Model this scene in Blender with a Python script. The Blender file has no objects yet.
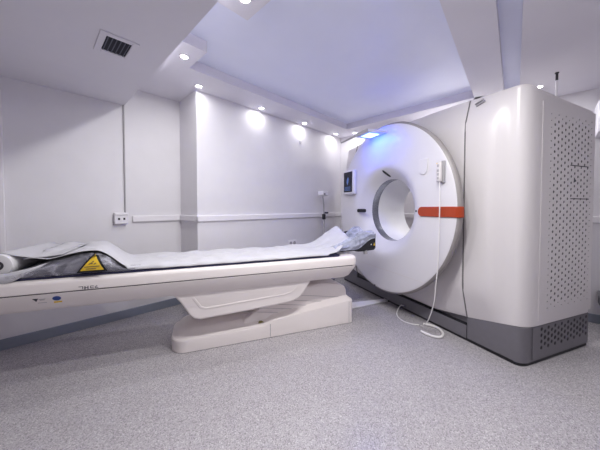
import bpy, bmesh, math, random
from math import sin, cos, pi, radians, sqrt, atan2
from mathutils import Vector, Matrix, noise
random.seed(7)
scn = bpy.context.scene
col = scn.collection

# ------------------------------------------------------------------ materials
def mat(name, rgb, rough=0.5, metal=0.0, emit=None, estr=0.0, coat=0.0, alpha=None, trans=0.0, noise_amt=0.0, noise_scale=40, bump=0.0, bump_scale=200, spec=None):
    m = bpy.data.materials.new(name); m.use_nodes = True
    nt = m.node_tree; b = nt.nodes['Principled BSDF']
    b.inputs['Base Color'].default_value = (*rgb, 1)
    b.inputs['Roughness'].default_value = rough
    b.inputs['Metallic'].default_value = metal
    if spec is not None: b.inputs['Specular IOR Level'].default_value = spec
    if coat: b.inputs['Coat Weight'].default_value = coat
    if trans: b.inputs['Transmission Weight'].default_value = trans
    if alpha is not None: b.inputs['Alpha'].default_value = alpha
    if emit:
        b.inputs['Emission Color'].default_value = (*emit, 1); b.inputs['Emission Strength'].default_value = estr
    if noise_amt or bump:
        tc = nt.nodes.new('ShaderNodeTexCoord')
        if noise_amt:
            n = nt.nodes.new('ShaderNodeTexNoise'); n.inputs['Scale'].default_value = noise_scale; n.inputs['Detail'].default_value = 4
            nt.links.new(tc.outputs['Object'], n.inputs['Vector'])
            r = nt.nodes.new('ShaderNodeValToRGB')
            r.color_ramp.elements[0].position = .3; r.color_ramp.elements[1].position = .7
            r.color_ramp.elements[0].color = (*[c*(1-noise_amt) for c in rgb], 1)
            r.color_ramp.elements[1].color = (*[min(1, c*(1+noise_amt)) for c in rgb], 1)
            nt.links.new(n.outputs['Fac'], r.inputs['Fac']); nt.links.new(r.outputs['Color'], b.inputs['Base Color'])
        if bump:
            n2 = nt.nodes.new('ShaderNodeTexNoise'); n2.inputs['Scale'].default_value = bump_scale; n2.inputs['Detail'].default_value = 3
            nt.links.new(tc.outputs['Object'], n2.inputs['Vector'])
            bp = nt.nodes.new('ShaderNodeBump'); bp.inputs['Strength'].default_value = bump; bp.inputs['Distance'].default_value = .01
            nt.links.new(n2.outputs['Fac'], bp.inputs['Height']); nt.links.new(bp.outputs['Normal'], b.inputs['Normal'])
    return m

M = {}
M['wall'] = mat('wall_paint', (.72, .705, .74), .55, noise_amt=.015, noise_scale=6, bump=.04, bump_scale=90)
M['ceiling'] = mat('ceiling_paint', (.74, .725, .79), .7, noise_amt=.01, noise_scale=5)
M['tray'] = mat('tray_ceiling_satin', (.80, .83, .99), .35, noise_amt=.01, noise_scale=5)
M['shell'] = mat('scanner_white_shell', (.64, .61, .625), .32, noise_amt=.008, noise_scale=3)
M['disc'] = mat('scanner_front_white', (.66, .645, .685), .33, noise_amt=.006, noise_scale=3)
M['rim'] = mat('scanner_rim_grey', (.27, .25, .25), .45, noise_amt=.02)
M['bore'] = mat('bore_white', (.78, .775, .80), .3, noise_amt=.006)
M['ring'] = mat('bore_ring_metal', (.30, .31, .36), .26, metal=.85, noise_amt=.05, noise_scale=20)
M['base'] = mat('base_grey', (.15, .143, .165), .42, noise_amt=.03, noise_scale=25)
M['black'] = mat('black_plastic', (.006, .006, .010), .45, noise_amt=.1)
M['seam'] = mat('seam_grey', (.16, .15, .155), .6, noise_amt=.05)
M['orange'] = mat('orange_handle', (.34, .040, .008), .38, noise_amt=.03)
M['screen'] = mat('screen_glass', (.006, .007, .02), .08, noise_amt=.05)
M['screen_blue'] = mat('screen_blue_lines', (.05, .1, .3), .3, emit=(.25, .45, 1), estr=.12, noise_amt=.05)
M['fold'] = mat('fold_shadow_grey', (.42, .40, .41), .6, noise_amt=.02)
M['olive'] = mat('olive_mark', (.20, .17, .03), .5, noise_amt=.05)
M['table'] = mat('table_white', (.80, .745, .735), .38, noise_amt=.01, noise_scale=6)
M['navy'] = mat('navy_pad', (.022, .022, .075), .5, noise_amt=.1, noise_scale=30)
M['sheet'] = mat('white_paper_sheet', (.54, .535, .57), .85, noise_amt=.01, noise_scale=8, bump=.25, bump_scale=22)
M['roll'] = mat('paper_roll_white', (.72, .71, .73), .8, noise_amt=.012, noise_scale=10)
M['cushion'] = mat('charcoal_cushion', (.085, .083, .105), .45, noise_amt=.12, noise_scale=12, bump=.2, bump_scale=12)
M['yellow'] = mat('warning_yellow', (.72, .48, .03), .5, noise_amt=.03)
M['blue_sticker'] = mat('sticker_blue', (.03, .07, .28), .5, noise_amt=.05)
M['mark'] = mat('dark_print', (.04, .04, .055), .6, noise_amt=.05)
M['baseboard'] = mat('blue_grey_vinyl', (.235, .26, .325), .45, noise_amt=.02)
M['trim'] = mat('trim_white', (.78, .76, .80), .45, noise_amt=.01)
M['cord'] = mat('cord_white', (.74, .72, .72), .5, noise_amt=.02)
M['grey'] = mat('mid_grey', (.36, .35, .37), .5, noise_amt=.03)
M['metal'] = mat('brushed_metal', (.55, .54, .56), .3, metal=1, noise_amt=.04, noise_scale=60)
M['dark'] = mat('dark_grey_plastic', (.045, .043, .055), .5, noise_amt=.05)
M['ventdark'] = mat('vent_dark', (.008, .008, .022), .7, noise_amt=.1)
M['slat'] = mat('vent_slat_metal', (.045, .05, .09), .5, noise_amt=.05)
M['lamp'] = mat('lamp_glow', (1, 1, 1), .5, emit=(1, .97, 1), estr=26, noise_amt=.001)
M['led'] = mat('led_panel_glow', (.8, .95, 1), .4, emit=(.42, .80, 1), estr=1.6, noise_amt=.001)
M['canopy'] = mat('canopy_plastic', (.55, .56, .68), .35, noise_amt=.02)
M['lilac'] = mat('pale_cabinet', (.80, .79, .86), .45, noise_amt=.01)

def plastic_film(name, tint, alpha, rough, scale, strength, hi=.55):
    m = mat(name, tint, rough)
    nt = m.node_tree; b = nt.nodes['Principled BSDF']
    tc = nt.nodes.new('ShaderNodeTexCoord')
    n = nt.nodes.new('ShaderNodeTexNoise'); n.inputs['Scale'].default_value = scale; n.inputs['Detail'].default_value = 5; n.inputs['Distortion'].default_value = 1.2
    nt.links.new(tc.outputs['Object'], n.inputs['Vector'])
    bp = nt.nodes.new('ShaderNodeBump'); bp.inputs['Strength'].default_value = strength; bp.inputs['Distance'].default_value = .03
    nt.links.new(n.outputs['Fac'], bp.inputs['Height']); nt.links.new(bp.outputs['Normal'], b.inputs['Normal'])
    mr = nt.nodes.new('ShaderNodeMapRange'); mr.inputs['From Min'].default_value = .45; mr.inputs['From Max'].default_value = .72
    mr.inputs['To Min'].default_value = alpha; mr.inputs['To Max'].default_value = hi
    nt.links.new(n.outputs['Fac'], mr.inputs['Value']); nt.links.new(mr.outputs['Result'], b.inputs['Alpha'])
    return m
M['film'] = plastic_film('clear_plastic_film', (.62, .61, .70), .10, .16, 11, 1.0, .6)
M['wrap'] = plastic_film('blue_grey_plastic_wrap', (.50, .53, .68), .5, .16, 10, 1.0, .95)

def floor_mat():
    m = mat('speckled_vinyl_floor', (.45, .43, .46), .23); nt = m.node_tree; b = nt.nodes['Principled BSDF']
    tc = nt.nodes.new('ShaderNodeTexCoord')
    def vor(scale):
        v = nt.nodes.new('ShaderNodeTexVoronoi'); v.inputs['Scale'].default_value = scale
        nt.links.new(tc.outputs['Object'], v.inputs['Vector']); return v
    v1 = vor(230); bw = nt.nodes.new('ShaderNodeSeparateColor'); nt.links.new(v1.outputs['Color'], bw.inputs['Color'])
    r1 = nt.nodes.new('ShaderNodeValToRGB'); e = r1.color_ramp.elements
    r1.color_ramp.interpolation = 'CONSTANT'
    e[0].position = 0; e[0].color = (.27, .25, .27, 1)
    e[1].position = .16; e[1].color = (.365, .345, .365, 1)
    x = e.new(.42); x.color = (.41, .39, .412, 1)
    x = e.new(.72); x.color = (.46, .44, .462, 1)
    x = e.new(.93); x.color = (.58, .555, .58, 1)
    nt.links.new(bw.outputs['Red'], r1.inputs['Fac'])
    n = nt.nodes.new('ShaderNodeTexNoise'); n.inputs['Scale'].default_value = 1.3; n.inputs['Detail'].default_value = 4
    nt.links.new(tc.outputs['Object'], n.inputs['Vector'])
    mx = nt.nodes.new('ShaderNodeMix'); mx.data_type = 'RGBA'; mx.blend_type = 'MULTIPLY'; mx.inputs[0].default_value = 1
    r2 = nt.nodes.new('ShaderNodeValToRGB'); r2.color_ramp.elements[0].color = (.93, .93, .93, 1); r2.color_ramp.elements[1].color = (1, 1, 1, 1)
    nt.links.new(n.outputs['Fac'], r2.inputs['Fac'])
    nt.links.new(r1.outputs['Color'], mx.inputs[6]); nt.links.new(r2.outputs['Color'], mx.inputs[7])
    nt.links.new(mx.outputs[2], b.inputs['Base Color'])
    n3 = nt.nodes.new('ShaderNodeTexNoise'); n3.inputs['Scale'].default_value = 26; n3.inputs['Detail'].default_value = 4
    nt.links.new(tc.outputs['Object'], n3.inputs['Vector'])
    bp = nt.nodes.new('ShaderNodeBump'); bp.inputs['Strength'].default_value = .05; bp.inputs['Distance'].default_value = .01
    nt.links.new(n3.outputs['Fac'], bp.inputs['Height']); nt.links.new(bp.outputs['Normal'], b.inputs['Normal'])
    return m
M['floor'] = floor_mat()

# ------------------------------------------------------------------ mesh builder
class MB:
    def __init__(s): s.v = []; s.f = []; s.mi = []
    def add(s, vs, fs, k=0):
        o = len(s.v); s.v += [tuple(p) for p in vs]; s.f += [tuple(i+o for i in f) for f in fs]; s.mi += [k]*len(fs); return s
    def box(s, x0, x1, y0, y1, z0, z1, k=0):
        return s.add([(x0,y0,z0),(x1,y0,z0),(x1,y1,z0),(x0,y1,z0),(x0,y0,z1),(x1,y0,z1),(x1,y1,z1),(x0,y1,z1)],
              [(0,3,2,1),(4,5,6,7),(0,1,5,4),(1,2,6,5),(2,3,7,6),(3,0,4,7)], k)
    def grid(s, fn, nu, nv, cu=False, cv=False, k=0):
        vs = [fn(i/(nu if cu else nu-1), j/(nv if cv else nv-1)) for i in range(nu) for j in range(nv)]
        fs = []
        for i in range(nu if cu else nu-1):
            for j in range(nv if cv else nv-1):
                a, b = i, (i+1) % nu; c, d = j, (j+1) % nv
                fs.append((a*nv+c, b*nv+c, b*nv+d, a*nv+d))
        return s.add(vs, fs, k)
    def prism(s, pts, a, b, axis='z', k=0):
        """extrude a polygon given in the two other axes between a and b"""
        def mk(p, h):
            return {'z': (p[0], p[1], h), 'y': (p[0], h, p[1]), 'x': (h, p[0], p[1])}[axis]
        n = len(pts); vs = [mk(p, a) for p in pts] + [mk(p, b) for p in pts]
        fs = [tuple(range(n))[::-1], tuple(range(n, 2*n))] + [(i, (i+1) % n, n+(i+1) % n, n+i) for i in range(n)]
        return s.add(vs, fs, k)
    def tube(s, path, r, n=10, cap=True, k=0):
        P = [Vector(p) for p in path]; rings = []
        rr = r if isinstance(r, (list, tuple)) else [r]*len(P)
        prev = None
        for i, p in enumerate(P):
            t = (P[min(i+1, len(P)-1)] - P[max(i-1, 0)]).normalized()
            if prev is None:
                u = t.orthogonal().normalized()
            else:
                u = (prev - t*prev.dot(t)); u = u.normalized() if u.length > 1e-6 else t.orthogonal().normalized()
            prev = u; w = t.cross(u)
            rings.append([p + (u*cos(2*pi*q/n) + w*sin(2*pi*q/n))*rr[i] for q in range(n)])
        vs = [q for R in rings for q in R]; fs = []
        for i in range(len(P)-1):
            for q in range(n):
                fs.append((i*n+q, i*n+(q+1) % n, (i+1)*n+(q+1) % n, (i+1)*n+q))
        if cap: fs += [tuple(range(n))[::-1], tuple(range((len(P)-1)*n, len(P)*n))]
        return s.add(vs, fs, k)
    def build(s, name, m, parent=None, off=(0, 0, 0), smooth=40, bevel=0, seg=2, sub=0, solid=0, matrix=None):
        me = bpy.data.meshes.new(name)
        bm = bmesh.new(); o = Vector(off)
        vv = [bm.verts.new(Vector(p)-o) for p in s.v]
        for f, k in zip(s.f, s.mi):
            try:
                q = bm.faces.new([vv[i] for i in f]); q.material_index = k
            except ValueError: pass
        bmesh.ops.remove_doubles(bm, verts=bm.verts, dist=1e-5)
        bmesh.ops.recalc_face_normals(bm, faces=bm.faces)
        for f in bm.faces: f.smooth = smooth > 0
        bm.to_mesh(me); bm.free()
        if smooth: me.set_sharp_from_angle(angle=radians(smooth))
        for q in (m if isinstance(m, list) else [m]): me.materials.append(q)
        ob = bpy.data.objects.new(name, me); col.objects.link(ob)
        if parent is not None: ob.parent = parent
        if solid:
            d = ob.modifiers.new('thickness', 'SOLIDIFY'); d.thickness = solid; d.offset = 0
        if bevel:
            d = ob.modifiers.new('bevel', 'BEVEL'); d.width = bevel; d.segments = seg; d.limit_method = 'ANGLE'; d.angle_limit = radians(35)
        if sub:
            d = ob.modifiers.new('sub', 'SUBSURF'); d.levels = sub; d.render_levels = sub
        return ob

def tag(o, label=None, cat=None, group=None, kind=None):
    if label: o['label'] = label
    if cat: o['category'] = cat
    if group: o['group'] = group
    if kind: o['kind'] = kind
    return o
def struct(name, mb, m, **k): return tag(mb.build(name, m, **k), kind='structure')
def smooth01(t): t = max(0, min(1, t)); return t*t*(3-2*t)
def lerp(a, b, t): return a+(b-a)*t

# ------------------------------------------------------------------ frames
CAMH = 1.10
AZ = radians(43.9)
def room(lat, dep): return Vector((sin(AZ)*lat+cos(AZ)*dep, -cos(AZ)*lat+sin(AZ)*dep, 0))
S_ = Vector((.4244, .9055, 0)); N_ = Vector((-.9055, .4244, 0)); C_ = Vector((2.3075, .1055, 0))
G0 = C_ + S_*1.205                       # the floor point below the centre of the scanner's front
GROT = atan2(-S_.y, -S_.x)
GM = Matrix.Translation(G0) @ Matrix.Rotation(GROT, 4, 'Z')
class Thing:
    """an Empty standing in the scanner's frame: x to the right along its front, y into it, z up"""
    def __init__(s, name, at, label, cat, group=None):
        s.o = bpy.data.objects.new(name, None); col.objects.link(s.o); s.o.empty_display_size = .1
        s.at = at; s.o.location = GM @ Vector(at); s.o.rotation_euler = (0, 0, GROT); tag(s.o, label, cat, group)
    def part(s, name, mb, m, parent=None, label=None, **k):
        ob = mb.build(name, m, parent or s.o, off=s.at, **k) if parent is None else mb.build(name, m, parent, off=s.at, **k)
        if label: ob['label'] = label
        return ob
def solo(name, at, mb, m, label, cat, group=None, **k):
    ob = mb.build(name, m, None, off=at, **k); ob.location = GM @ Vector(at); ob.rotation_euler = (0, 0, GROT)
    return tag(ob, label, cat, group)

# ------------------------------------------------------------------ room
W = -1.7; SO = -1.6; VB = 2.6; VL = 3.03; UE = 3.72; UC = 1.18; ZS = 2.11; ZR = 2.30; ZT = 2.385; ZB = 2.23; TH = .12; TOP = 2.5
struct('floor', MB().box(W-TH, UE+TH, SO-TH, VL+TH, -.1, 0), M['floor'], smooth=0)
struct('wall_left', MB().box(W, UC, VL, VL+TH, 0, TOP), M['wall'], smooth=0)
struct('wall_back', MB().box(UC, UE+TH, VB, VL+TH, 0, TOP), M['wall'], smooth=0)
struct('wall_end', MB().box(UE, UE+TH, SO-TH, VB, 0, TOP), M['wall'], smooth=0)
struct('wall_front', MB().box(W-TH, UE, SO-TH, SO, 0, TOP), M['wall'], smooth=0)
struct('wall_rear', MB().box(W-TH, W, SO, VL+TH, 0, TOP), M['wall'], smooth=0)
# ceiling: a low soffit on the left, a tray with a lower ring of downlights, a beam, a slot and a low slab on the right
struct('ceiling_soffit_left', MB().box(W, .65, SO, VL, ZS, TOP), M['ceiling'], smooth=0)
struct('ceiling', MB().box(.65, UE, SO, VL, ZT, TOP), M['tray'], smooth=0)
struct('ceiling_ring_back', MB().box(.65, UE, 2.24, VB, ZR, ZT).box(.65, UC, VB, VL, ZR, ZT), M['ceiling'], smooth=0)
struct('ceiling_ring_end', MB().box(3.36, UE, .54, 2.24, ZR, ZT), M['ceiling'], smooth=0)
struct('ceiling_ring_left', MB().box(.65, .96, 1.92, 2.24, ZR, ZT).box(.65, .98, 1.14, 1.41, ZR, ZT).box(.65, .98, .54, .74, ZR, ZT), M['ceiling'], smooth=0)
struct('ceiling_beam', MB().prism([(.65, .15), (UE, .375), (UE, .63), (.65, .40)], ZR, ZT), M['ceiling'], smooth=0)
struct('ceiling_slab_right', MB().prism([(.65, SO), (UE, SO), (UE, .25), (.65, .03)], ZB, ZT), M['ceiling'], smooth=0)

def bb(u0, u1, v0, v1): return MB().box(u0, u1, v0, v1, 0, .085)
struct('baseboard_left', bb(W, UC, VL-.012, VL), M['baseboard'], bevel=.004)
struct('baseboard_column', bb(UC-.012, UC, VB, VL-.012), M['baseboard'], bevel=.004)
struct('baseboard_back', bb(UC-.012, UE-.012, VB-.012, VB), M['baseboard'], bevel=.004)
struct('baseboard_end', bb(UE-.012, UE, SO, VB), M['baseboard'], bevel=.004)
def rail(name, mb): struct(name, mb, M['trim'], bevel=.008, seg=3)
rail('trim_1', MB().box(.70, UC, VL-.022, VL, .957, 1.022))
rail('trim_2', MB().box(UC-.022, UC, VB-.022, VL-.022, .957, 1.022))
rail('trim_3', MB().box(UC-.022, UE, VB-.022, VB, .957, 1.022))
rail('trim_4', MB().box(UE-.022, UE, SO, VB-.022, .957, 1.022))
struct('trim_5', MB().box(-.175, -.145, VL-.02, VL, .3, 2.0), M['trim'], bevel=.004)

# ---- downlights
LIGHTS = []
def lamp_light(loc, energy, size=.06, spot=None, colr=(1, .988, .96), blend=.8):
    d = bpy.data.lights.new('downlight_beam', 'AREA'); d.shape = 'DISK'; d.size = .07
    d.energy = energy; d.color = colr
    o = bpy.data.objects.new('downlight_beam', d); col.objects.link(o); o.location = loc
    return o
def make_downlight(u, v, z, label, group, energy, spot=150, first=[]):
    if not first:
        root = bpy.data.objects.new('downlight', None); col.objects.link(root)
        b = MB(); n = 28
        prof = [(.026, -.001), (.028, -.005), (.036, -.005), (.040, -.002), (.040, .004), (.026, .004)]
        b.grid(lambda a, t: (prof[round(t*6) % 6][0]*cos(2*pi*a), prof[round(t*6) % 6][0]*sin(2*pi*a), prof[round(t*6) % 6][1]), n, 6, cu=True, cv=True)
        b.build('bezel', M['trim'], root, smooth=50)
        l = MB(); l.add([(.026*cos(2*pi*q/n), .026*sin(2*pi*q/n), -.003) for q in range(n)] + [(0, 0, -.006)], [(q, (q+1) % n, n) for q in range(n)])
        l.build('lens', M['lamp'], root)
        first.append(root)
    else:
        src = first[0]; root = src.copy(); col.objects.link(root)
        for ch in src.children:
            c = ch.copy(); col.objects.link(c); c.parent = root
    root.location = (u, v, z); tag(root, label, 'ceiling light', group)
    lamp_light((u, v, z-.012), energy)
    return root
EB, EL = .8, 11.5
GRP = 'downlights in the ceiling ring'
make_downlight(1.16, 2.50, ZR, 'recessed downlight above the near corner of the wall column', GRP, .8)
make_downlight(1.93, 2.50, ZR, 'second recessed downlight from the column along the back wall', GRP, EB)
make_downlight(2.69, 2.50, ZR, 'third recessed downlight from the column along the back wall', GRP, EB)
make_downlight(3.44, 2.50, ZR, 'recessed downlight nearest the far room corner on the back wall side', GRP, EB)
make_downlight(3.60, 2.25, ZR, 'recessed downlight at the far corner just left of the scanner top', GRP, EB)
make_downlight(.86, 2.10, ZR, 'recessed downlight peeping past the edge of the low left soffit', GRP, 5)
make_downlight(.87, 1.275, ZR, 'downlight at the top edge of the picture beside the low soffit', GRP, 9)
make_downlight(3.30, .085, ZB, 'glowing downlight in the low ceiling right over the scanner corner', GRP, 2)
# added unseen downlights that brighten the floor, table, scanner and bore
for (u, v, z, en) in ((.87, .62, ZR, EL), (1.35, .41, ZR, 13), (3.60, 1.05, ZR, 5), (3.60, .66, ZR, 4), (1.0, -.55, ZB, 7), (2.0, -.75, ZB, .8), (-.7, .2, ZS, .8)):
    make_downlight(u, v, z, 'unseen recessed downlight added to brighten the room', 'added unseen downlights', en)

# ---- vent in the soffit
vr = bpy.data.objects.new('air_vent', None); col.objects.link(vr); vr.location = (.385, 1.965, ZS)
tag(vr, 'square ceiling air vent with dark slats in the low soffit', 'air vent')
hx, hy, ox, oy = .064, .090, .098, .128
fr = MB()
for bx in ((-ox, -hx, -oy, oy), (hx, ox, -oy, oy), (-hx, hx, -oy, -hy), (-hx, hx, hy, oy)): fr.box(*bx, -.006, .0)
fr.build('frame', M['ceiling'], vr, bevel=.003)
MB().box(-hx, hx, -hy, hy, -.0012, 0).build('backing', M['ventdark'], vr, smooth=0)
for i in range(6):
    x = -hx + (i+.5)*2*hx/6
    MB().add([(x-.004, -hy, -.0055), (x-.002, -hy, -.006), (x+.003, -hy, -.003), (x+.001, -hy, -.002), (x-.004, hy, -.0055), (x-.002, hy, -.006), (x+.003, hy, -.003), (x+.001, hy, -.002)],
             [(0,1,2,3),(7,6,5,4),(0,4,5,1),(1,5,6,2),(2,6,7,3),(3,7,4,0)]).build('slat', M['slat'], vr, smooth=0)

# ---- wall things
t = bpy.data.objects.new('power_outlet', None); col.objects.link(t); t.location = (.60, VL, 1.0); tag(t, 'white double socket box at the end of the wall trunking', 'outlet')
MB().box(-.055, .055, -.045, 0, -.055, .055).build('box', M['trim'], t, bevel=.006)
for x in (-.018, .025): MB().box(x-.008, x+.008, -.048, -.044, -.016, .004).build('socket_hole', M['black'], t, smooth=0)
MB().box(-.05, .058, -.052, -.044, .03, .05).build('lid', M['trim'], t, bevel=.003)
tag(MB().box(.636, .648, VL-.014, VL, 1.055, ZS).build('conduit', M['grey'], None, bevel=.003), 'thin grey cable conduit running down the left wall to a socket', 'conduit')
t = bpy.data.objects.new('wall_socket', None); col.objects.link(t); t.location = (2.54, VB, .606); tag(t, 'small white twin socket low on the back wall above the table', 'outlet')
MB().box(-.075, .075, -.012, 0, -.042, .042).build('plate', M['trim'], t, bevel=.004)
for x in (-.036, .036): MB().tube([(x, -.016, 0), (x, -.010, 0)], .026, 20).build('socket', M['grey'], t)
t = bpy.data.objects.new('wall_sensor', None); col.objects.link(t); t.location = (2.70, VB, 2.05); tag(t, 'tiny white sensor high on the back wall', 'sensor')
MB().box(-.016, .016, -.02, 0, -.022, .022).build('body', M['trim'], t, bevel=.006)
MB().box(-.006, .006, -.0215, -.019, -.012, -.002).build('lens', M['grey'], t, smooth=0)

# stand by the back wall
t = bpy.data.objects.new('equipment_stand', None); col.objects.link(t); t.location = (3.03, 2.42, 0); tag(t, 'slim pole stand with a white head box by the back wall', 'stand')
MB().tube([(0, 0, .03), (0, 0, .98)], .012, 12).build('lower_pole', M['grey'], t)
MB().tube([(0, 0, .98), (0, 0, 1.15), (-.03, 0, 1.29)], .010, 12).build('upper_pole', M['metal'], t)
MB().box(-.02, .02, -.022, .022, .93, 1.01).build('clamp', M['black'], t, bevel=.006)
MB().tube([(0, -.02, 1.03), (.01, -.07, 1.03)], .014, 12).build('knob', M['dark'], t)
hb = MB().box(-.085, .045, -.05, .05, 1.285, 1.35).build('head_box', M['trim'], t, bevel=.01)
MB().box(-.06, -.03, -.053, -.049, 1.295, 1.315).build('port', M['dark'], hb, smooth=0)
for q in range(5):
    a = 2*pi*q/5
    MB().tube([(0, 0, .05), (.2*cos(a), .16*sin(a), .035), (.2*cos(a), .16*sin(a), .005)], .013, 8).build('leg', M['dark'], t)

# far right: cabinet on the end wall, case on the floor below, rod over the scanner
t = bpy.data.objects.new('wall_cabinet', None); col.objects.link(t); t.location = (UE, -.72, 1.76); tag(t, 'pale wall cabinet at the right edge behind the scanner', 'cabinet')
MB().box(-.28, 0, -.4, .42, 0, .28).build('body', M['lilac'], t, bevel=.006)
MB().box(-.292, -.28, -.395, .415, .005, .195).build('door', M['lilac'], t, bevel=.004)
MB().box(-.300, -.292, -.04, .06, .03, .045).build('handle', M['metal'], t, bevel=.003)
t = bpy.data.objects.new('equipment_trolley', None); col.objects.link(t); t.location = (3.5, -.74, 0); tag(t, 'low dark equipment trolley on thin legs behind the scanner at right', 'trolley')
MB().box(-.18, .18, -.35, .39, .205, .29).build('body', M['dark'], t, bevel=.012)
MB().box(-.185, .185, -.355, .395, .292, .325).build('lid', M['base'], t, bevel=.008)
for x in (-.15, .15):
    for y in (-.3, .34): MB().tube([(x, y, 0), (x, y, .21)], .011, 10).build('leg', M['metal'], t)
# ------------------------------------------------------------------ the scanner
GZ = 1.077; DZ = 1.092
def yb(x): return .862 if x > .803 else min(.385, (1.33-.4245*(1.205-x))/.9055)
def zb(x):
    a = abs(x); return .155 if a < .5 else lerp(.155, .20, (a-.5)/.305) if a < .805 else lerp(.20, .272, min(1, (a-.805)/.34))
def zt(x):
    a = abs(x); return 2.0-.03*(a/.805)**2 if a < .805 else lerp(1.97, 1.948, min(1, (a-.805)/.36))
def zct(x):
    a = abs(x); return 1.80-.035*(a/.805)**2 if a < .805 else 1.765-.05*(a-.805)/.3
def face(x, z):
    e = .058
    if z > zct(x): e -= .056*(z-zct(x))/(zt(x)-zct(x))
    elif z < .445: e -= .058*(.445-z)/(.445-zb(x))
    return e * (1-smooth01((abs(x)-.98)/.14))
sc = Thing('ct_scanner', (0, 0, 0), 'large white CT scanner with a round front, open bore and dark grey base', 'scanner')

# centre shell: a closed ring between the bore hole and a straight-sided outline
def outline_r(a):
    lo, hi = .3, 2.0
    for _ in range(40):
        m_ = (lo+hi)/2; x = m_*cos(a); z = GZ+m_*sin(a)
        if abs(x) <= .801 and zb(x) <= z <= zt(x): lo = m_
        else: hi = m_
    return lo
ang = [2*pi*i/180 for i in range(180)]
for cx, czf in ((.801, zt), (-.801, zt), (.801, zb), (-.801, zb)):
    ang.append(atan2(czf(.801)-GZ, cx) % (2*pi))
ang = sorted(ang); nA = len(ang)
rad = [outline_r(a) for a in ang]
c = MB(); TS = [0, .15, .3, .45, .6, .7, .8, .88, .94, .975, 1]
def cpt(i, t, back):
    r = lerp(.362, rad[i], t); x = r*cos(ang[i]); z = GZ+r*sin(ang[i])
    if back: return (x, yb(x)-.004, z)
    y = -face(x, z)
    if t > .97: y += .006*(t-.97)/.03
    return (x, y, z)
vs = [cpt(i, t_, False) for i in range(nA) for t_ in TS] + [cpt(i, t_, True) for i in range(nA) for t_ in TS]
nt_ = len(TS); o2 = nA*nt_; fs = []
for i in range(nA):
    j = (i+1) % nA
    for k in range(nt_-1):
        fs.append((i*nt_+k, j*nt_+k, j*nt_+k+1, i*nt_+k+1)); fs.append((o2+i*nt_+k, o2+i*nt_+k+1, o2+j*nt_+k+1, o2+j*nt_+k))
    fs.append((i*nt_+nt_-1, j*nt_+nt_-1, o2+j*nt_+nt_-1, o2+i*nt_+nt_-1)); fs.append((i*nt_, o2+i*nt_, o2+j*nt_, j*nt_))
c.add(vs, fs); sc.part('centre_cover', c, M['shell'], smooth=30)

# side wings with rounded plan corners
def wing(sg):
    yr = yb(sg*1.205)-.01
    prof = []                       # (x, y, nx, ny)
    for i in range(10): prof.append((lerp(.809, 1.105, i/9), 0, 0, -1))
    rx, ry = .098, min(.16, yr*.4)
    for i in range(1, 13):
        a = pi/2*i/12; q = 2/2.6; prof.append((1.107+rx*sin(a)**q, ry*(1-max(0, cos(a))**q), sin(a)/rx, -cos(a)/ry))
    XS = 1.205
    for i in range(1, 6): prof.append((XS, lerp(ry, yr-.05, i/5), 1, 0))
    for i in range(1, 6):
        a = pi/2*i/5; prof.append((XS-.05*(1-cos(a)), yr-.05+.05*sin(a), cos(a), sin(a)))
    for i in range(1, 5): prof.append((lerp(XS-.05, .809, i/4), yr, 0, 1))
    ZR_ = [0, .004, .015, .05, .09, .13] + [.13+(.86-.13)*i/12 for i in range(1, 13)] + [.885, .91, .935, .955, .97, .982, .991, .997, 1]
    def P(i, j):
        x, y, nx, ny = prof[i]; x = x if sg > 0 else .809+(x-.809)*.72; L = sqrt(nx*nx+ny*ny); nx /= L; ny /= L
        side = smooth01(y/.2) if y < .5 else 1
        z = lerp(zb(x), zt(x)-.043*smooth01((y-.02)/.18)-.05*max(0, min(1, (y-.2)/.66)), ZR_[j]); e = face(x, z) if y < .001 else 0
        d = (1-ZR_[j])*(zt(x)-zb(x)); ins = 0
        if d < .02: ins = .012*(1-sqrt(max(0, 1-((.02-d)/.02)**2)))
        xx = x-nx*ins; yy = y-e-ny*ins
        return (sg*xx, yy, z)
    n, m_ = len(prof), len(ZR_); b = MB()
    vs = [P(i, j) for i in range(n) for j in range(m_)]; fs = []
    for i in range(n):
        k = (i+1) % n
        for j in range(m_-1): fs.append((i*m_+j, k*m_+j, k*m_+j+1, i*m_+j+1))
    fs.append(tuple(i*m_ for i in range(n))); fs.append(tuple(i*m_+m_-1 for i in range(n))[::-1])
    b.add(vs, fs); return b
wr = sc.part('side_cover', wing(1), M['shell'], smooth=30)
sc.part('side_cover', wing(-1), M['shell'], smooth=30)
# dark joints between centre and side covers
for sg in (1, -1):
    pts = [(-face(.805, z)-.001, z) for z in [zb(.805)+(zt(.805)-.004-zb(.805))*i/20 for i in range(21)]]
    pts += [(yb(sg*.805)-.02, zt(.805)-.004), (yb(sg*.805)-.02, zb(.805))]
    sc.part('joint', MB().prism(pts, sg*.7995, sg*.8105, 'x'), M['seam'], smooth=0)

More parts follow.
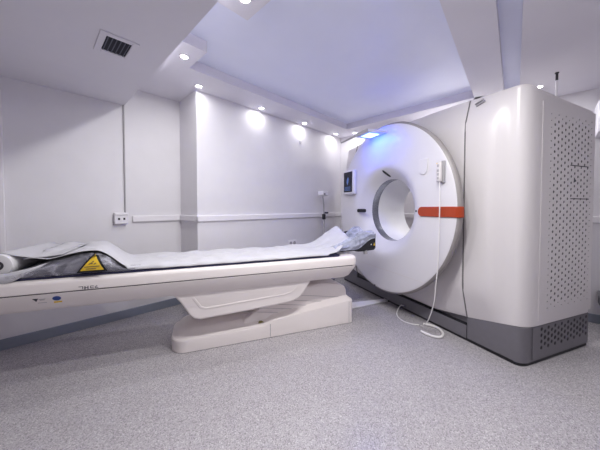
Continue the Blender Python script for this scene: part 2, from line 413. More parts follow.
# perforated panels
def perforated(y0, y1, z0, z1, cw, ch, r, x, depth, margin, n=8, sx=1.0, edge=.55):
    b = MB(); nc = int(round((y1-y0)/cw)); nr = int(round((z1-z0)/ch)); cw = (y1-y0)/nc; ch = (z1-z0)/nr
    for i in range(nc):
        off = 0 if i % 2 == 0 else .5
        rows = nr if off == 0 else nr-1
        yc = y0+(i+.5)*cw
        if off:
            for (a, q) in ((z0, z0+ch/2), (z1-ch/2, z1)):
                b.add([(x, yc-cw/2, a), (x, yc+cw/2, a), (x, yc+cw/2, q), (x, yc-cw/2, q)], [(0, 1, 2, 3)])
        for j in range(rows):
            zc = z0+(j+.5+off)*ch
            O = [(1, 0), (1, 1), (0, 1), (-1, 1), (-1, 0), (-1, -1), (0, -1), (1, -1)]
            vs = [(x, yc+p*cw/2, zc+q*ch/2) for p, q in O]
            rr = r*(edge if (i in (0, nc-1) or j in (0, rows-1)) else 1)
            inn = [(yc+rr*sx*cos(pi/4*k), zc+rr*sin(pi/4*k)) for k in range(8)]
            vs += [(x, p, q) for p, q in inn] + [(x-depth, p, q) for p, q in inn]
            fs = []
            for k in range(8):
                l = (k+1) % 8
                fs.append((k, l, 8+l, 8+k)); fs.append((8+k, 8+l, 16+l, 16+k))
            b.add(vs, fs)
    # solid margin and edge
    Y0, Y1, Z0, Z1 = y0-margin[0], y1+margin[1], z0-margin[2], z1+margin[3]
    for (a, q, s_, t_) in ((Y0, y0, Z0, Z1), (y1, Y1, Z0, Z1), (y0, y1, Z0, z0), (y0, y1, z1, Z1)):
        b.add([(x, a, s_), (x, q, s_), (x, q, t_), (x, a, t_)], [(0, 1, 2, 3)])
    b.add([(x, Y0, Z0), (x, Y1, Z0), (x, Y1, Z1), (x, Y0, Z1), (x-depth, Y0, Z0), (x-depth, Y1, Z0), (x-depth, Y1, Z1), (x-depth, Y0, Z1)],
          [(0, 4, 5, 1), (1, 5, 6, 2), (2, 6, 7, 3), (3, 7, 4, 0)])
    return b
vp = sc.part('vent_panel', perforated(.235, .81, .36, 1.785, .0445, .047, .0113, 1.2085, .003, (.08, .03, .06, .05)), M['shell'], smooth=0, label='perforated white side panel')
sc.part('backing', MB().box(1.2051, 1.2056, .24, .805, .365, 1.78), M['dark'], parent=vp, smooth=0)
for z, ya, y_ in ((1.416, .505, .755), (1.169, .515, .77)):
    sc.part('slit', MB().box(1.2083, 1.2089, ya, y_, z-.0035, z+.0035), M['mark'], parent=vp, smooth=0)
sc.part('mark', MB().prism([(.553, 1.288), (.590, 1.302), (.558, 1.330)], 1.2083, 1.2089, 'x'), M['mark'], parent=vp, smooth=0)

# base
def plan(x0, x1, fy, ins, front_left=False, front_right=False):
    pts = []
    if front_left:
        rx, ry = .05, .07
        for i in range(13): a = pi/2*i/12; pts.append((x0+ins+rx*(1-sin(a)), fy+ry*(1-cos(a))))
        pts = pts[::-1]
    else: pts.append((x0, fy))
    if front_right:
        rx, ry = .05, .07
        for i in range(13): a = pi/2*i/12; pts.append((x1-ins-rx*(1-sin(a)), fy+ry*(1-cos(a))))
    else: pts.append((x1, fy))
    xr = x1-ins if front_right else x1; xl = x0+ins if front_left else x0
    pts.append((xr, yb(x1)-.03))
    if x0 < -.9 < x1 and x1 > 1: pts += [(.81, .83), (.80, .35), (-.90, .35)]
    elif x0 < -.7 < x1: pts.append((-.78, .35))
    pts.append((xl, yb(x0)-.03))
    return pts
sc.part('kick_plate', MB().prism(plan(-1.205, 1.205, .002, .010, True, True), 0, .024), M['black'], smooth=30)
sc.part('base_front', MB().prism(plan(-.801, .801, -.004, 0), .022, .128), M['base'], smooth=30)
sc.part('base_back', MB().prism(plan(-.801, .801, .035, 0), .128, .27), M['base'], smooth=30)
sc.part('base_joint', MB().prism(plan(-.801, .801, .002, 0), .126, .136), M['black'], smooth=30)
bw_ = sc.part('base_wing', MB().prism(plan(.806, 1.205, .002, .006, False, True), .022, .268), M['base'], smooth=30)
sc.part('base_wing', MB().prism(plan(-1.205, -.806, .002, .006, True, False), .022, .268), M['base'], smooth=30)
bg = sc.part('base_grille', perforated(.185, .815, .085, .262, .042, .044, .0160, 1.2045, .003, (.08, .01, .05, .004), edge=.9), M['base'], parent=bw_, smooth=0, label='perforated dark base panel')
sc.part('backing', MB().box(1.1985, 1.2012, .187, .813, .087, .260), M['black'], parent=bg, smooth=0)

# round front cover (a lathe whose centre eases from the bore's to the disc's)
prof = [(.336, .10), (.344, .110), (.358, .126), (.378, .146), (.398, .165), (.418, .183), (.44, .200), (.462, .211), (.49, .2185), (.52, .222), (.56, .2225), (.70, .2225), (.80, .2225), (.85, .2225), (.866, .2215), (.872, .219)]
def lathe(prof, n=144, axis_z=lambda r: lerp(GZ, DZ, smooth01((r-.36)/.3)), closed=False):
    b = MB(); m_ = len(prof)
    b.grid(lambda a, t_: (prof[round(t_*(m_-1))][0]*cos(2*pi*a), -prof[round(t_*(m_-1))][1], axis_z(prof[round(t_*(m_-1))][0])+prof[round(t_*(m_-1))][0]*sin(2*pi*a)), n, m_, cu=True)
    return b
disc = sc.part('front_cover', lathe(prof), M['disc'], smooth=50)
sc.part('front_rim', lathe([(.872, .219), (.885, .211), (.892, .197), (.886, .170), (.85, .12), (.78, .05), (.77, .03)]), M['rim'], smooth=50)
sc.part('bore_ring', lathe([(.366, .09), (.3345, .099), (.334, .09), (.333, .05), (.333, .012), (.366, .012)]), M['ring'], smooth=30)
b = MB()
lp = [0, .25, .5, .75, .94, 1]
def liner(a, t_):
    k = round(t_*5); x = .3345*cos(2*pi*a); yr = yb(x)+.004
    if k == 5: return (.372*cos(2*pi*a), yr, GZ+.372*sin(2*pi*a))
    return (x, lerp(-.013, yr, [0, .25, .5, .75, 1][k]), GZ+.3345*sin(2*pi*a))
b.grid(liner, 144, 6, cu=True); sc.part('bore_liner', b, M['bore'], smooth=50)
# groove of the lower cover
zg = .443; xg = sqrt(.868**2-(DZ-zg)**2)
sc.part('cover_groove', MB().box(-xg, xg, -.2236, -.221, zg-.003, zg+.003), M['shell'], parent=disc, smooth=0)
def disc_y(r):
    for (r0, e0), (r1, e1) in zip(prof, prof[1:]):
        if r0 <= r <= r1: return -lerp(e0, e1, (r-r0)/(r1-r0))
    return -.2225
def pill(x0, x1, z0, z1, y0, y1, flat=None, n=10):
    """stadium with its long side along x or z"""
    pts = []
    if x1-x0 >= z1-z0:
        r = (z1-z0)/2; zc = (z0+z1)/2
        if flat == 'right': pts += [(x1, z0), (x1, z1)]
        else: pts += [(x1-r+r*cos(-pi/2+pi*i/n), zc+r*sin(-pi/2+pi*i/n)) for i in range(n+1)]
        pts += [(x0+r+r*cos(pi/2+pi*i/n), zc+r*sin(pi/2+pi*i/n)) for i in range(n+1)]
    else:
        r = (x1-x0)/2; xc = (x0+x1)/2
        if flat == 'top': pts += [(x1, z1), (x0, z1)]
        else: pts += [(xc+r*cos(pi*i/n), z1-r+r*sin(pi*i/n)) for i in range(n+1)]
        pts += [(xc+r*cos(pi+pi*i/n), z0+r+r*sin(pi+pi*i/n)) for i in range(n+1)]
    return MB().prism(pts, y0, y1, 'y')
# orange handle, running to the rim and bent round it
hd = pill(.497, .868, 1.026, 1.111, -.232, -.218, 'right')
hd.prism([(.864, -.232), (.878, -.229), (.892, -.219), (.9005, -.200), (.897, -.175), (.888, -.175), (.864, -.205)], 1.026, 1.111, 'z')
sc.part('handle', hd, M['orange'], bevel=.004, label='orange grab bar')
# slots and small marks
sc.part('sensor_slot', pill(-.475, -.29, 1.047, 1.089, -.2245, -.220), M['black'], label='black horizontal slot left of the bore')
p0 = Vector((-.035, 0, 1.512)); p1 = Vector((.022, 0, 1.440)); path = []
for i in range(9):
    q = p0.lerp(p1, i/8); r = sqrt(q.x**2+(q.z-GZ)**2); path.append((q.x, disc_y(r)+.006, q.z))
sc.part('sensor_slot', MB().tube(path, [.008, .014, .016, .016, .016, .016, .016, .014, .008], 12), M['black'], label='black tilted slot above the bore')
sc.part('button_dot', MB().tube([(.462, disc_y(.462)-.003, 1.072), (.462, disc_y(.462)+.006, 1.072)], .010, 14), M['dark'])
sc.part('screw', MB().tube([(-.115, -.2245, .232), (-.115, -.220, .232)], .009, 12), M['dark'])
sc.part('blank_cover', pill(.508, .596, 1.392, 1.528, -.232, -.221, 'top'), M['disc'], bevel=.003, label='white U shaped recess cover')
# control display
mo = sc.part('display', MB().box(-.735, -.487, -.268, -.222, 1.272, 1.582), M['disc'], bevel=.014, seg=3)
sc.part('screen', MB().box(-.720, -.522, -.2705, -.266, 1.305, 1.563), M['screen'], parent=mo, bevel=.003)
g = MB()
g.prism([(-.63, 1.39), (-.61, 1.43), (-.60, 1.47), (-.615, 1.50), (-.64, 1.47), (-.65, 1.43)], -.2712, -.270, 'y')
for k in range(4): g.box(-.70, -.56, -.2712, -.270, 1.325+k*.014, 1.330+k*.014)
sc.part('readout', g, M['screen_blue'], parent=mo, smooth=0)
# lit canopy over the bore
cn = sc.part('light_canopy', MB().prism([(-.205, -.44), (.035, -.44), (.075, -.215), (-.215, -.215)], 1.885, 1.912), M['canopy'], bevel=.006)
sc.part('led_panel', MB().box(-.145, .0, -.395, -.27, 1.880, 1.8855), M['led'], parent=cn, smooth=0, label='bright blue LED panel')
sc.part('edge_strip', MB().box(-.207, .037, -.447, -.438, 1.882, 1.916), M['grey'], parent=cn, bevel=.003)
sc.part('side_rod', MB().tube([(-.205, -.43, 1.90), (-.56, -.40, 1.915)], .010, 8), M['grey'], parent=cn)
# small logo bars and front marks
for dx in (0, .018):
    sc.part('logo_bar', MB().prism([(.862+dx*.6, 1.915-dx), (.925+dx*.6, 1.934-dx), (.925+dx*.6, 1.928-dx), (.862+dx*.6, 1.909-dx)], -.034, -.020, 'y'), M['grey'], smooth=0)
# base socket
sc.part('base_socket', MB().box(.075, .135, -.004, .01, .03, .062), M['black'], smooth=0)

# rod between ceiling and scanner
rt = bpy.data.objects.new('ceiling_rod', None); col.objects.link(rt); rt.location = (3.06, -.032, ZB); tag(rt, 'short vertical rod from the ceiling down behind the scanner top', 'rod')
MB().tube([(0, 0, 0), (0, 0, -.065)], .009, 12).build('upper_sleeve', M['dark'], rt)
MB().tube([(0, 0, -.065), (0, 0, -.372)], .008, 12).build('lower_tube', M['trim'], rt)
MB().tube([(0, 0, 0), (0, 0, -.008)], .014, 12).build('flange', M['dark'], rt)
# ------------------------------------------------------------------ hand controller and cables
hc = Thing('hand_controller', (.735, -.23, 1.31), 'white corded hand controller hung on the right of the scanner front', 'controller')
hcb = hc.part('body', MB().box(.712, .758, -.264, -.240, 1.312, 1.472), M['shell'], bevel=.008)
hc.part('holder', MB().box(.718, .770, -.2405, -.2235, 1.302, 1.478), M['grey'], bevel=.004)
for z in (1.44, 1.40, 1.37, 1.34): hc.part('button', MB().box(.724, .742, -.2655, -.263, z-.010, z+.010), M['grey'], parent=hcb, bevel=.002)
hc.part('indicator', MB().box(.720, .728, -.2665, -.263, 1.455, 1.462), M['yellow'], parent=hcb, smooth=0)
def bez(pts, n=10):
    P = [Vector(p) for p in pts]; out = []
    for i in range(len(P)-1):
        a, b_, c_, d = P[max(i-1, 0)], P[i], P[i+1], P[min(i+2, len(P)-1)]
        for k in range(n):
            u = k/n
            out.append(.5*((2*b_)+(c_-a)*u+(2*a-5*b_+4*c_-d)*u*u+(3*b_-a-3*c_+d)*u**3))
    out.append(P[-1]); return out
hc.part('cord', MB().tube(bez([(.737, -.250, 1.315), (.742, -.25, 1.2), (.742, -.252, .9), (.735, -.252, .65), (.715, -.25, .46), (.685, -.235, .30), (.61, -.21, .13), (.53, -.185, .04), (.492, -.170, .020)]), .0043, 8), M['cord'])
solo('coiled_cable', (.6, -.14, 0), MB().tube(bez([(.455, -.105, .012), (.497, -.068, .012), (.569, -.050, .012), (.654, -.089, .012), (.697, -.160, .012), (.672, -.212, .012), (.614, -.235, .012), (.560, -.238, .012)]), .0105, 8), M['cord'],
     'thick white cable looped on the floor by the scanner base', 'cable')
solo('power_lead', (.2, -.1, 0), MB().tube(bez([(.105, -.008, .045), (.10, -.05, .05), (.125, -.11, .02), (.18, -.17, .007), (.26, -.215, .007), (.34, -.228, .007), (.41, -.20, .007), (.45, -.15, .007)]), .0047, 8), M['cord'],
     'thin white lead curving from the base socket across the floor', 'cable')
solo('floor_cable_cover', (-.2, -.2, 0), MB().prism([(-.265, -.60), (-.10, -.60), (-.155, 0), (-.215, 0)], 0, .018), M['trim'], 'pale cable cover strip on the floor between table and scanner', 'cable cover', bevel=.006)

# ------------------------------------------------------------------ patient table (t = distance out from the scanner front, y = -t)
tb = Thing('patient_table', (0, -1.5, 0), 'long white patient table on a low pedestal leading to the scanner', 'patient table')
def rrect(x0, x1, y0, y1, r, n=8, rl=None):
    rl = rl or r; out = []
    for cx, cy, a0, q in ((x1-r, y1-r, 0, r), (x0+r, y1-r, pi/2, r), (x0+rl, y0+rl, pi, rl), (x1-rl, y0+rl, 1.5*pi, rl)):
        out += [(cx+q*cos(a0+pi/2*i/n), cy+q*sin(a0+pi/2*i/n)) for i in range(n+1)]
    return out
def loft(rings):
    b = MB(); n = len(rings[0]); vs = [p for R in rings for p in R]; fs = []
    for i in range(len(rings)-1):
        for q in range(n): fs.append((i*n+q, i*n+(q+1) % n, (i+1)*n+(q+1) % n, (i+1)*n+q))
    fs += [tuple(range(n))[::-1], tuple(range((len(rings)-1)*n, len(rings)*n))]
    return b.add(vs, fs)
def ring(hw, y0, y1, r, z, rl=None): return [(x, y, z) for x, y in rrect(-hw, hw, y0, y1, r, 8, rl)]
TE, TF = -.715, -3.27
tb.part('bed_rim', loft([ring(.298, TF+.01, TE-.006, .07, .588), ring(.305, TF, TE, .075, .592), ring(.305, TF, TE, .075, .640), ring(.300, TF+.004, TE-.004, .075, .655), ring(.288, TF+.015, TE-.014, .07, .6655), ring(.27, TF+.03, TE-.03, .06, .668)]), M['table'], smooth=50)
tb.part('bed_joint', loft([ring(.2965, TF+.012, TE-.014, .07, .580), ring(.2965, TF+.012, TE-.014, .07, .590)]), M['dark'], smooth=40)
tb.part('bed_body', loft([ring(.235, TF+.09, TE-.13, .05, .470), ring(.252, TF+.07, TE-.085, .06, .474), ring(.266, TF+.05, TE-.055, .06, .490), ring(.296, TF+.012, TE-.006, .07, .565), ring(.300, TF+.008, TE-.002, .07, .580), ring(.297, TF+.01, TE-.006, .07, .583)]), M['table'], smooth=50)
tb.part('bed_top', loft([ring(.272, TF+.05, TE-.16, .05, .667), ring(.272, TF+.05, TE-.16, .05, .680)]), M['navy'], smooth=40)
# upper pedestal cover
hp = [(-2.30, .50), (-2.245, .475), (-2.222, .452), (-2.195, .418), (-2.165, .372), (-2.132, .314), (-2.10, .282), (-2.055, .268), (-1.77, .281), (-1.40, .303), (-1.32, .312), (-1.265, .336), (-1.225, .375), (-1.185, .435), (-1.14, .50)]
hood = tb.part('upper_cover', MB().prism(hp, -.24, .243, 'x'), M['table'], bevel=.014, seg=3, smooth=50)
ip = [(-2.115, .44), (-2.06, .358), (-2.02, .343), (-1.40, .374), (-1.34, .384), (-1.29, .42), (-1.26, .46), (-1.275, .46), (-1.30, .428), (-1.345, .397), (-1.405, .386), (-2.01, .356), (-2.045, .368), (-2.095, .44)]
tb.part('raised_line', MB().prism(ip, .240, .2455, 'x'), M['table'], parent=hood, bevel=.002, smooth=40)
# lower pedestal: sloping skirt, bellows, column
def skz(y):
    t_ = -y
    if t_ > 1.56: return .103
    if t_ > 1.46: return lerp(.103, .150, (1.56-t_)/.10)
    return lerp(.150, .222, (1.46-t_)/.74)
def skirt(z0, zf, hw0, hw1, y0, y1, r, rl):
    out = rrect(-hw0, hw1, y0, y1, r, 8, rl); res = []
    N = []
    for i in range(len(out)):                                   # add points along the long sides
        a, b_ = out[i], out[(i+1) % len(out)]; L = sqrt((a[0]-b_[0])**2+(a[1]-b_[1])**2); k = max(1, int(L/.05))
        for q in range(k): N.append((lerp(a[0], b_[0], q/k), lerp(a[1], b_[1], q/k)))
    return N
base_pts = skirt(0, 0, .26, .172, -2.27, -.68, .05, .12)
def inset(p, d):
    cx = -.045; hx_ = .217; yc = -1.475; hy_ = .795
    return (cx+(p[0]-cx)*(1-d/hx_), yc+(p[1]-yc)*(1-d/hy_))
R0 = [(x, y, .004) for x, y in base_pts]; R1 = [(x, y, skz(y)-.012) for x, y in base_pts]
R2 = [(*inset(p, .006), skz(p[1])-.003) for p in base_pts]; R3 = [(*inset(p, .016), skz(p[1])) for p in base_pts]
R4 = [(*inset(p, .07), skz(p[1])+.055) for p in base_pts]; R5 = [(*inset(p, .13), skz(p[1])+.09) for p in base_pts]
tb.part('pedestal', loft([R0, R1, R2, R3, R4, R5]), M['table'], smooth=35)
tb.part('foot_line', MB().prism([inset(p, .004) for p in base_pts], 0, .006), M['dark'], smooth=0)
for y, dz in ((-1.505, .005), (-.735, .005)):
    tb.part('panel_joint', MB().box(.1705, .1726, y-.0025, y+.0025, .008, skz(y)-.012), M['grey'], smooth=0)
# bellows cover: low wedge with grooves
bp_ = [(-1.72, .16), (-1.55, .27), (-1.32, .335), (-1.16, .385), (-.99, .40), (-.80, .372), (-.755, .345), (-.735, .30), (-.735, .18), (-1.72, .12)]
be = tb.part('bellows', MB().prism(bp_, -.17, .122, 'x'), M['table'], bevel=.012, seg=3, smooth=45)
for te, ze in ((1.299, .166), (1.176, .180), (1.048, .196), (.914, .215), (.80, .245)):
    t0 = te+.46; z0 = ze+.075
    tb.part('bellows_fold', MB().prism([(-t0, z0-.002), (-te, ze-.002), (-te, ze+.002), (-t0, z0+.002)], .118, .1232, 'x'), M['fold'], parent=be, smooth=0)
tb.part('column', MB().box(-.15, .02, -1.90, -1.2, .14, .46), M['table'], bevel=.01)
tb.part('floor_mark', MB().prism([(-1.60, .128), (-1.555, .130), (-1.57, .141), (-1.59, .141)], .13, .146, 'x'), M['olive'], smooth=0, label='small olive mark on the pedestal')
# printed marks and stickers on the near side
X = .3056
lm = MB()
for (a, q, z0, z1) in ((-2.752, -2.728, .611, .6135), (-2.732, -2.728, .600, .6125), (-2.722, -2.716, .597, .613), (-2.716, -2.706, .604, .607), (-2.706, -2.701, .597, .614), (-2.690, -2.674, .611, .6135), (-2.692, -2.688, .600, .613), (-2.690, -2.674, .6045, .6065), (-2.690, -2.674, .600, .602), (-2.668, -2.650, .600, .6025), (-2.668, -2.664, .600, .610), (-2.660, -2.656, .604, .614)):
    lm.box(X-.001, X, -2.707+(a+2.70)*1.0, -2.707+(q+2.70)*1.0, .600+(z0-.604)*1.25, .600+(z1-.604)*1.25)
tb.part('lettering', lm, M['mark'], smooth=0)
def sx_(z): return lerp(.266, .296, (z-.490)/.075)+.0012
def sticker(pts, k=.0015):
    b = MB(); n = len(pts); b.add([(sx_(z), y, z) for y, z in pts]+[(sx_(z)-.004, y, z) for y, z in pts], [tuple(range(n)), tuple(range(n, 2*n))[::-1]]+[(i, (i+1) % n, n+(i+1) % n, n+i) for i in range(n)]); return b
tb.part('round_sticker', sticker([(-2.872+.021*cos(2*pi*i/20),   .549+.015*sin(2*pi*i/20)) for i in range(20)]), M['blue_sticker'], smooth=0, label='blue oval sticker')
tb.part('bar_sticker', sticker([(-2.890, .519), (-2.850, .519), (-2.850, .529), (-2.890, .529)]), M['yellow'], smooth=0, label='yellow bar sticker')
tb.part('logo_print', sticker([(-2.985, .560), (-2.958, .558), (-2.970, .538)]), M['mark'], smooth=0)
for y0, y1, z in ((-2.957, -2.925, .551), (-2.952, -2.93, .545), (-2.965, -2.922, .527)):
    tb.part('print_line', sticker([(y0, z), (y1, z), (y1, z+.003), (y0, z+.003)]), M['grey'], smooth=0)

# mattress
solo('mattress', (0, -1.9, .68), loft([ring(.262, -3.14, -.91, .05, .680), ring(.270, -3.15, -.90, .05, .685), ring(.268, -3.15, -.90, .05, .692), ring(.255, -3.13, -.92, .05, .696)]), M['navy'],
     'thin navy blue mattress pad edging out under the white sheet', 'mattress', smooth=50)
# hump profile shared by the cushion and the sheet over it
def hump(x, t_):
    tc = 2.685+(.275-x)/.55*.115
    d = t_-tc
    if d < 0: return .118*smooth01(1-(-d)/.215)
    return .118*smooth01(1-d/.52)**.8
def nz(x, y, s, k=0): return noise.noise(Vector((x*s, y*s, 3.1+k)))
cu = MB()
CT = [(2.46+i*.60/40) for i in range(41)]; CX = [-.285, -.28, -.2, -.1, 0, .1, .19, .24, .268, .279, .283, .285]
def cus(i, j):
    t_ = CT[i]; x = CX[j]; edge = 1 if x < .2 else sqrt(max(0, 1-((x-.19)/.095)**2))
    h = .699+(hump(x, t_)-.012)*(.12+.88*edge) if 0 < j < 11 else .6975
    return (x, -t_, max(h, .6975)+.004*nz(x, t_, 14))
cu.grid(lambda a, b_: cus(round(a*40), round(b_*11)), 41, 12)
cu.add([(CX[0], -2.46, .6965), (CX[-1], -2.46, .6965), (CX[-1], -3.06, .6965), (CX[0], -3.06, .6965)], [(0, 1, 2, 3)])
ct_ = Thing('support_cushion', (0, -2.75, .697), 'charcoal support cushion under the sheet, with a yellow warning triangle', 'cushion')
ct_.part('pad', cu, M['cushion'], smooth=60)
def cush_front(t_, z): # x on the near flank of the cushion for height z
    best = .285
    for k in range(60):
        x = .19+k*.095/59; edge = sqrt(max(0, 1-((x-.19)/.095)**2)); h = .699+(hump(x, t_)-.012)*(.12+.88*edge)
        if h >= z: best = x
    return best
def on_flank(t_, z, d): return (cush_front(t_, z)+d, -t_, z+d*.3)
def tri(s, d, c0=(2.684, .736)):
    v = [(c0[0]+.058*s, c0[1]-.033*s), (c0[0]-.058*s, c0[1]-.033*s), (c0[0]-.004, c0[1]+.056*s)]
    b = MB(); n = 9; vs = []; idx = {}
    for i in range(n+1):
        for j in range(n+1-i):
            a, q = i/n, j/n; t_ = v[0][0]*(1-a-q)+v[1][0]*a+v[2][0]*q; z = v[0][1]*(1-a-q)+v[1][1]*a+v[2][1]*q
            idx[(i, j)] = len(vs); vs.append(on_flank(t_, z, d))
    fs = []
    for i in range(n):
        for j in range(n-i):
            fs.append((idx[(i, j)], idx[(i+1, j)], idx[(i, j+1)]))
            if j < n-i-1: fs.append((idx[(i+1, j)], idx[(i+1, j+1)], idx[(i, j+1)]))
    return b.add(vs, fs)
wl = ct_.part('warning_label', tri(1.40, .0285), M['black'], smooth=60, label='triangular warning label')
ct_.part('label_face', tri(1.06, .0315), M['yellow'], parent=wl, smooth=60, label='yellow triangle face')
sy = MB()
def strokes(quad):
    sy.add([on_flank(t_, z, .0345) for t_, z in quad], [(0, 1, 2, 3)])
strokes([(2.702, .737), (2.682, .741), (2.682, .746), (2.702, .742)]); strokes([(2.690, .748), (2.684, .748), (2.675, .756), (2.680, .758)])
strokes([(2.675, .735), (2.663, .741), (2.665, .746), (2.675, .740)]); strokes([(2.725, .721), (2.645, .7225), (2.645, .7265), (2.725, .725)])
strokes([(2.715, .709), (2.662, .710), (2.662, .713), (2.715, .712)])
ct_.part('symbol', sy, M['mark'], parent=wl, smooth=0)
# film over the near flank
fm = MB()
def film(a, b_):
    t_ = lerp(2.44, 3.12, a); u = b_
    bulge = .019+.008*(nz(t_*2, u*3, 4)+.4)
    if u < .75:
        z = lerp(.690, .699+max(.0, hump(.23, t_)-.012)*.93, u/.75); x = cush_front(t_, z)+bulge
        if t_ > 2.9: x += .012*(t_-2.9)/.2*(1+nz(t_, u, 20))
    else:
        x = lerp(.245, .16, (u-.75)/.25); z = .699+max(0, hump(x, t_)-.012)+.004
    return (min(x, .304), -t_, z+.004*nz(t_, u*2, 9, 5))
fm.grid(film, 60, 18)
solo('plastic_cover', (.28, -2.78, .69), fm, M['film'], 'clear wrinkled plastic film over the front of the charcoal cushion', 'plastic cover', smooth=80)
# sheet
sh = MB()
NT, NX = 130, 26
def sheet(a, b_):
    t_ = lerp(.62, 3.045, a)
    near = .281
    near = lerp(near, .243, smooth01((t_-2.50)/.10)) if t_ > 2.5 else near
    if t_ < .95: near = lerp(.02, .281, smooth01((t_-.60)/.36))
    x = lerp(-.283, near, b_)
    h = .7005+max(0, hump(x, t_))*1.06
    w = 1-smooth01((t_-2.45)/.1)*.55
    h += w*(.026*max(0, nz(x, t_, 5.5)+.1)+.016*nz(x*1.5, t_, 11, 2)+.004*nz(x, t_, 30, 4))*min(1, (near-x)/.06+.15)
    if t_ < 1.02: h += .185*smooth01((1.02-t_)/.42)*(1-.50*smooth01((x+.283)/.32))
    if t_ > 2.90: h += .05*smooth01((t_-2.90)/.14)
    h = max(h, .6985)
    if 1.0 < t_ < 2.5: h -= .014*smooth01((x-.262)/.018)
    return (x, -t_, h)
sh.grid(sheet, NT, NX)
st = Thing('bed_sheet', (0, -1.9, .70), 'white disposable sheet spread along the table and over the cushion hump', 'sheet')
st.part('cover_layer', sh, M['sheet'], smooth=80, solid=.003)
fd = MB()
def fold(a, b_):
    P = bez([(.16, -2.90, .755), (.215, -2.94, .752), (.268, -2.98, .738), (.280, -3.07, .712), (.278, -3.12, .702), (.272, -3.18, .715), (.268, -3.25, .745)], 6)
    p = P[round(a*(len(P)-1))]; d = lerp(-.008, .032, b_)
    low = smooth01((-p.y-2.98)/.1)
    return (p.x+.01*sin(b_*pi)+(.012*low*b_), p.y, p.z+.004-d*(.5+.9*low))
fd.grid(fold, 37, 6); st.part('folded_edge', fd, M['sheet'], smooth=80, solid=.003)
# paper roll
pr = Thing('paper_roll', (0, -3.09, .70), 'roll of white couch paper lying across the foot of the table', 'paper roll')
b = MB(); RR = .066; RZ = .763; RY = -3.15
def roll(a, t_):
    pf = [(.027, .262), (.060, .262), (.064, .260), (RR, .255), (RR, -.285), (.027, -.29)]; r, x = pf[round(t_*5)]
    return (x, RY+r*cos(2*pi*a), RZ+r*sin(2*pi*a))
b.grid(roll, 48, 6, cu=True); pr.part('paper', b, M['roll'], smooth=40)
pr.part('core', MB().tube([(.2635, RY, RZ), (-.28, RY, RZ)], .027, 24), M['dark'])
pr.part('core_plug', MB().tube([(.268, RY, RZ), (.262, RY, RZ)], .014, 16), M['grey'])
fl = MB()
def flap(a, b_):
    x = lerp(-.285, .235, b_)
    if a < .5: an = lerp(2.2, pi/2-.55, a/.5); return (x, RY+(RR+.0035)*cos(an), RZ+(RR+.0035)*sin(an))
    an = pi/2-.55; y0 = RY+(RR+.0035)*cos(an); z0 = RZ+(RR+.0035)*sin(an); u = (a-.5)/.5
    y = lerp(y0, -2.86, u); return (x, y, lerp(z0, .706+hump(x, 2.86)*1.06+.004, u)-.018*sin(pi*u))
fl.grid(flap, 24, 14); pr.part('loose_end', fl, M['sheet'], smooth=80, solid=.002)

# head holder and its plastic wrap
hh = Thing('head_holder', (0, -.70, .68), 'black head holder with a yellow mark at the scanner end of the table', 'head holder')
b = MB()
def trough(a, t_):
    y = lerp(-.69, -.425, a)
    lift = .035*(a)
    o_ = [(-.135, .845), (-.155, .845), (-.160, .78), (-.13, .705), (-.06, .675), (.06, .675), (.13, .665), (.158, .690), (.158, .83), (.138, .83), (.138, .76), (.09, .715), (0, .70), (-.09, .715), (-.13, .77)]
    x, z = o_[round(t_*15) % 15]
    k = smooth01(a/.4)
    return (x, y, lerp(.70, z, lerp(.45, 1, k))+lift*k*.4)
b.grid(trough, 16, 15, cv=True)
b.add([trough(0, k/15) for k in range(15)], [tuple(range(15))]); b.add([trough(1, k/15) for k in range(15)], [tuple(range(15))[::-1]])
hh.part('cradle', b, M['black'], smooth=40)
hh.part('clamp_bar', MB().box(-.07, .07, -.80, -.50, .668, .69), M['dark'], bevel=.006)
hh.part('lock_knob', MB().tube([(.12, -.52, .69), (.125, -.52, .642)], .020, 14), M['grey'])
hh.part('level_mark', MB().prism([(-.452, .728), (-.432, .728), (-.442, .758)], .155, .1615, 'x'), M['yellow'], smooth=0, label='small yellow triangle mark')
hh.part('level_dot', MB().box(.155, .1615, -.482, -.472, .735, .745), M['trim'], smooth=0)
wp = Thing('plastic_wrap', (0, -.62, .72), 'crumpled bluish clear plastic wrapped over the black head holder', 'plastic wrap')
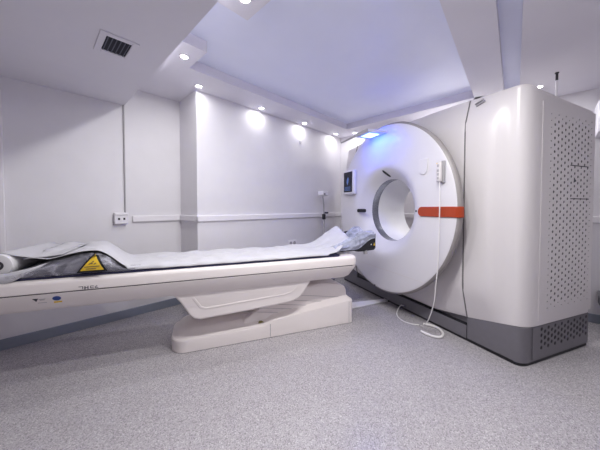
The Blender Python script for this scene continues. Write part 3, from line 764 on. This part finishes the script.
def wrap(sg, ya, yb_, ztop, w):
    b = MB()
    def fn(a, u):
        y = lerp(ya, yb_, a); k = smooth01(a/.85)
        zl = lerp(.692, .705, min(1, a/.55)) if a < .55 else lerp(.705, .80, smooth01((a-.55)/.4)); zt_ = lerp(.735, ztop, k)
        pts = [(.185, zl), (.190, lerp(zl, zt_, .5)), (.172, zt_), (.13, zt_+.012), (.09, zt_-.01), (.04, zt_-.05)]
        f = u*(len(pts)-1); i = min(int(f), len(pts)-2); q = f-i
        x = lerp(pts[i][0], pts[i+1][0], q); z = lerp(pts[i][1], pts[i+1][1], q)
        x += .020*nz(y*.9, u*1.6, 6, sg)+.006*nz(y*.6, u*3, 12, sg); z += .016*nz(y*1.0, u*1.8, 6, 3+sg)+.005*nz(y*.6, u*3, 12, 7+sg)
        return (sg*x*w, y, z)
    return b.grid(fn, 44, 26)
wp.part('near_fold', wrap(1, -.90, -.455, .862, 1), M['wrap'], smooth=80)
wp.part('far_fold', wrap(-1, -.74, -.43, .885, .92), M['wrap'], smooth=80)

# ------------------------------------------------------------------ light of the canopy, camera, render look
def gpoint(p): return GM @ Vector(p)
for (p, en, nm, dr) in (((-.06, -.40, 1.872), 3.4, 'canopy_glow', (0, .75, -1)), ((-.03, -.36, 1.925), .7, 'canopy_uplight', (0, 1, .15))):
    d = bpy.data.lights.new(nm, 'AREA'); d.energy = en; d.color = (0, .07, 1); d.shape = 'RECTANGLE'; d.size = .16; d.size_y = .06
    o = bpy.data.objects.new(nm, d); col.objects.link(o); o.location = gpoint(p)
    o.rotation_euler = (GM.to_3x3() @ Vector(dr)).to_track_quat('-Z', 'Y').to_euler()

w = bpy.data.worlds.new('world'); scn.world = w; w.use_nodes = True
w.node_tree.nodes['Background'].inputs[0].default_value = (.8, .82, 1, 1); w.node_tree.nodes['Background'].inputs[1].default_value = .3

cd = bpy.data.cameras.new('camera'); cd.sensor_fit = 'HORIZONTAL'; cd.sensor_width = 36; cd.lens = 258/600*36
cd.shift_y = -10.4/600; cd.clip_start = .02; cd.clip_end = 60
co = bpy.data.objects.new('camera', cd); col.objects.link(co); co.location = (0, 0, CAMH)
p = radians(1.466)
co.rotation_euler = (pi/2-p, 0, AZ-pi/2)
scn.camera = co
vs_ = scn.view_settings
vs_.view_transform = 'Standard'; vs_.look = 'None'; vs_.gamma = 1; vs_.exposure = 0.36; vs_.use_curve_mapping = False
scn.cycles.max_bounces = 10; scn.cycles.diffuse_bounces = 6; scn.cycles.transparent_max_bounces = 16
scn.cycles.sample_clamp_indirect = 8; scn.cycles.caustics_reflective = False; scn.cycles.caustics_refractive = False
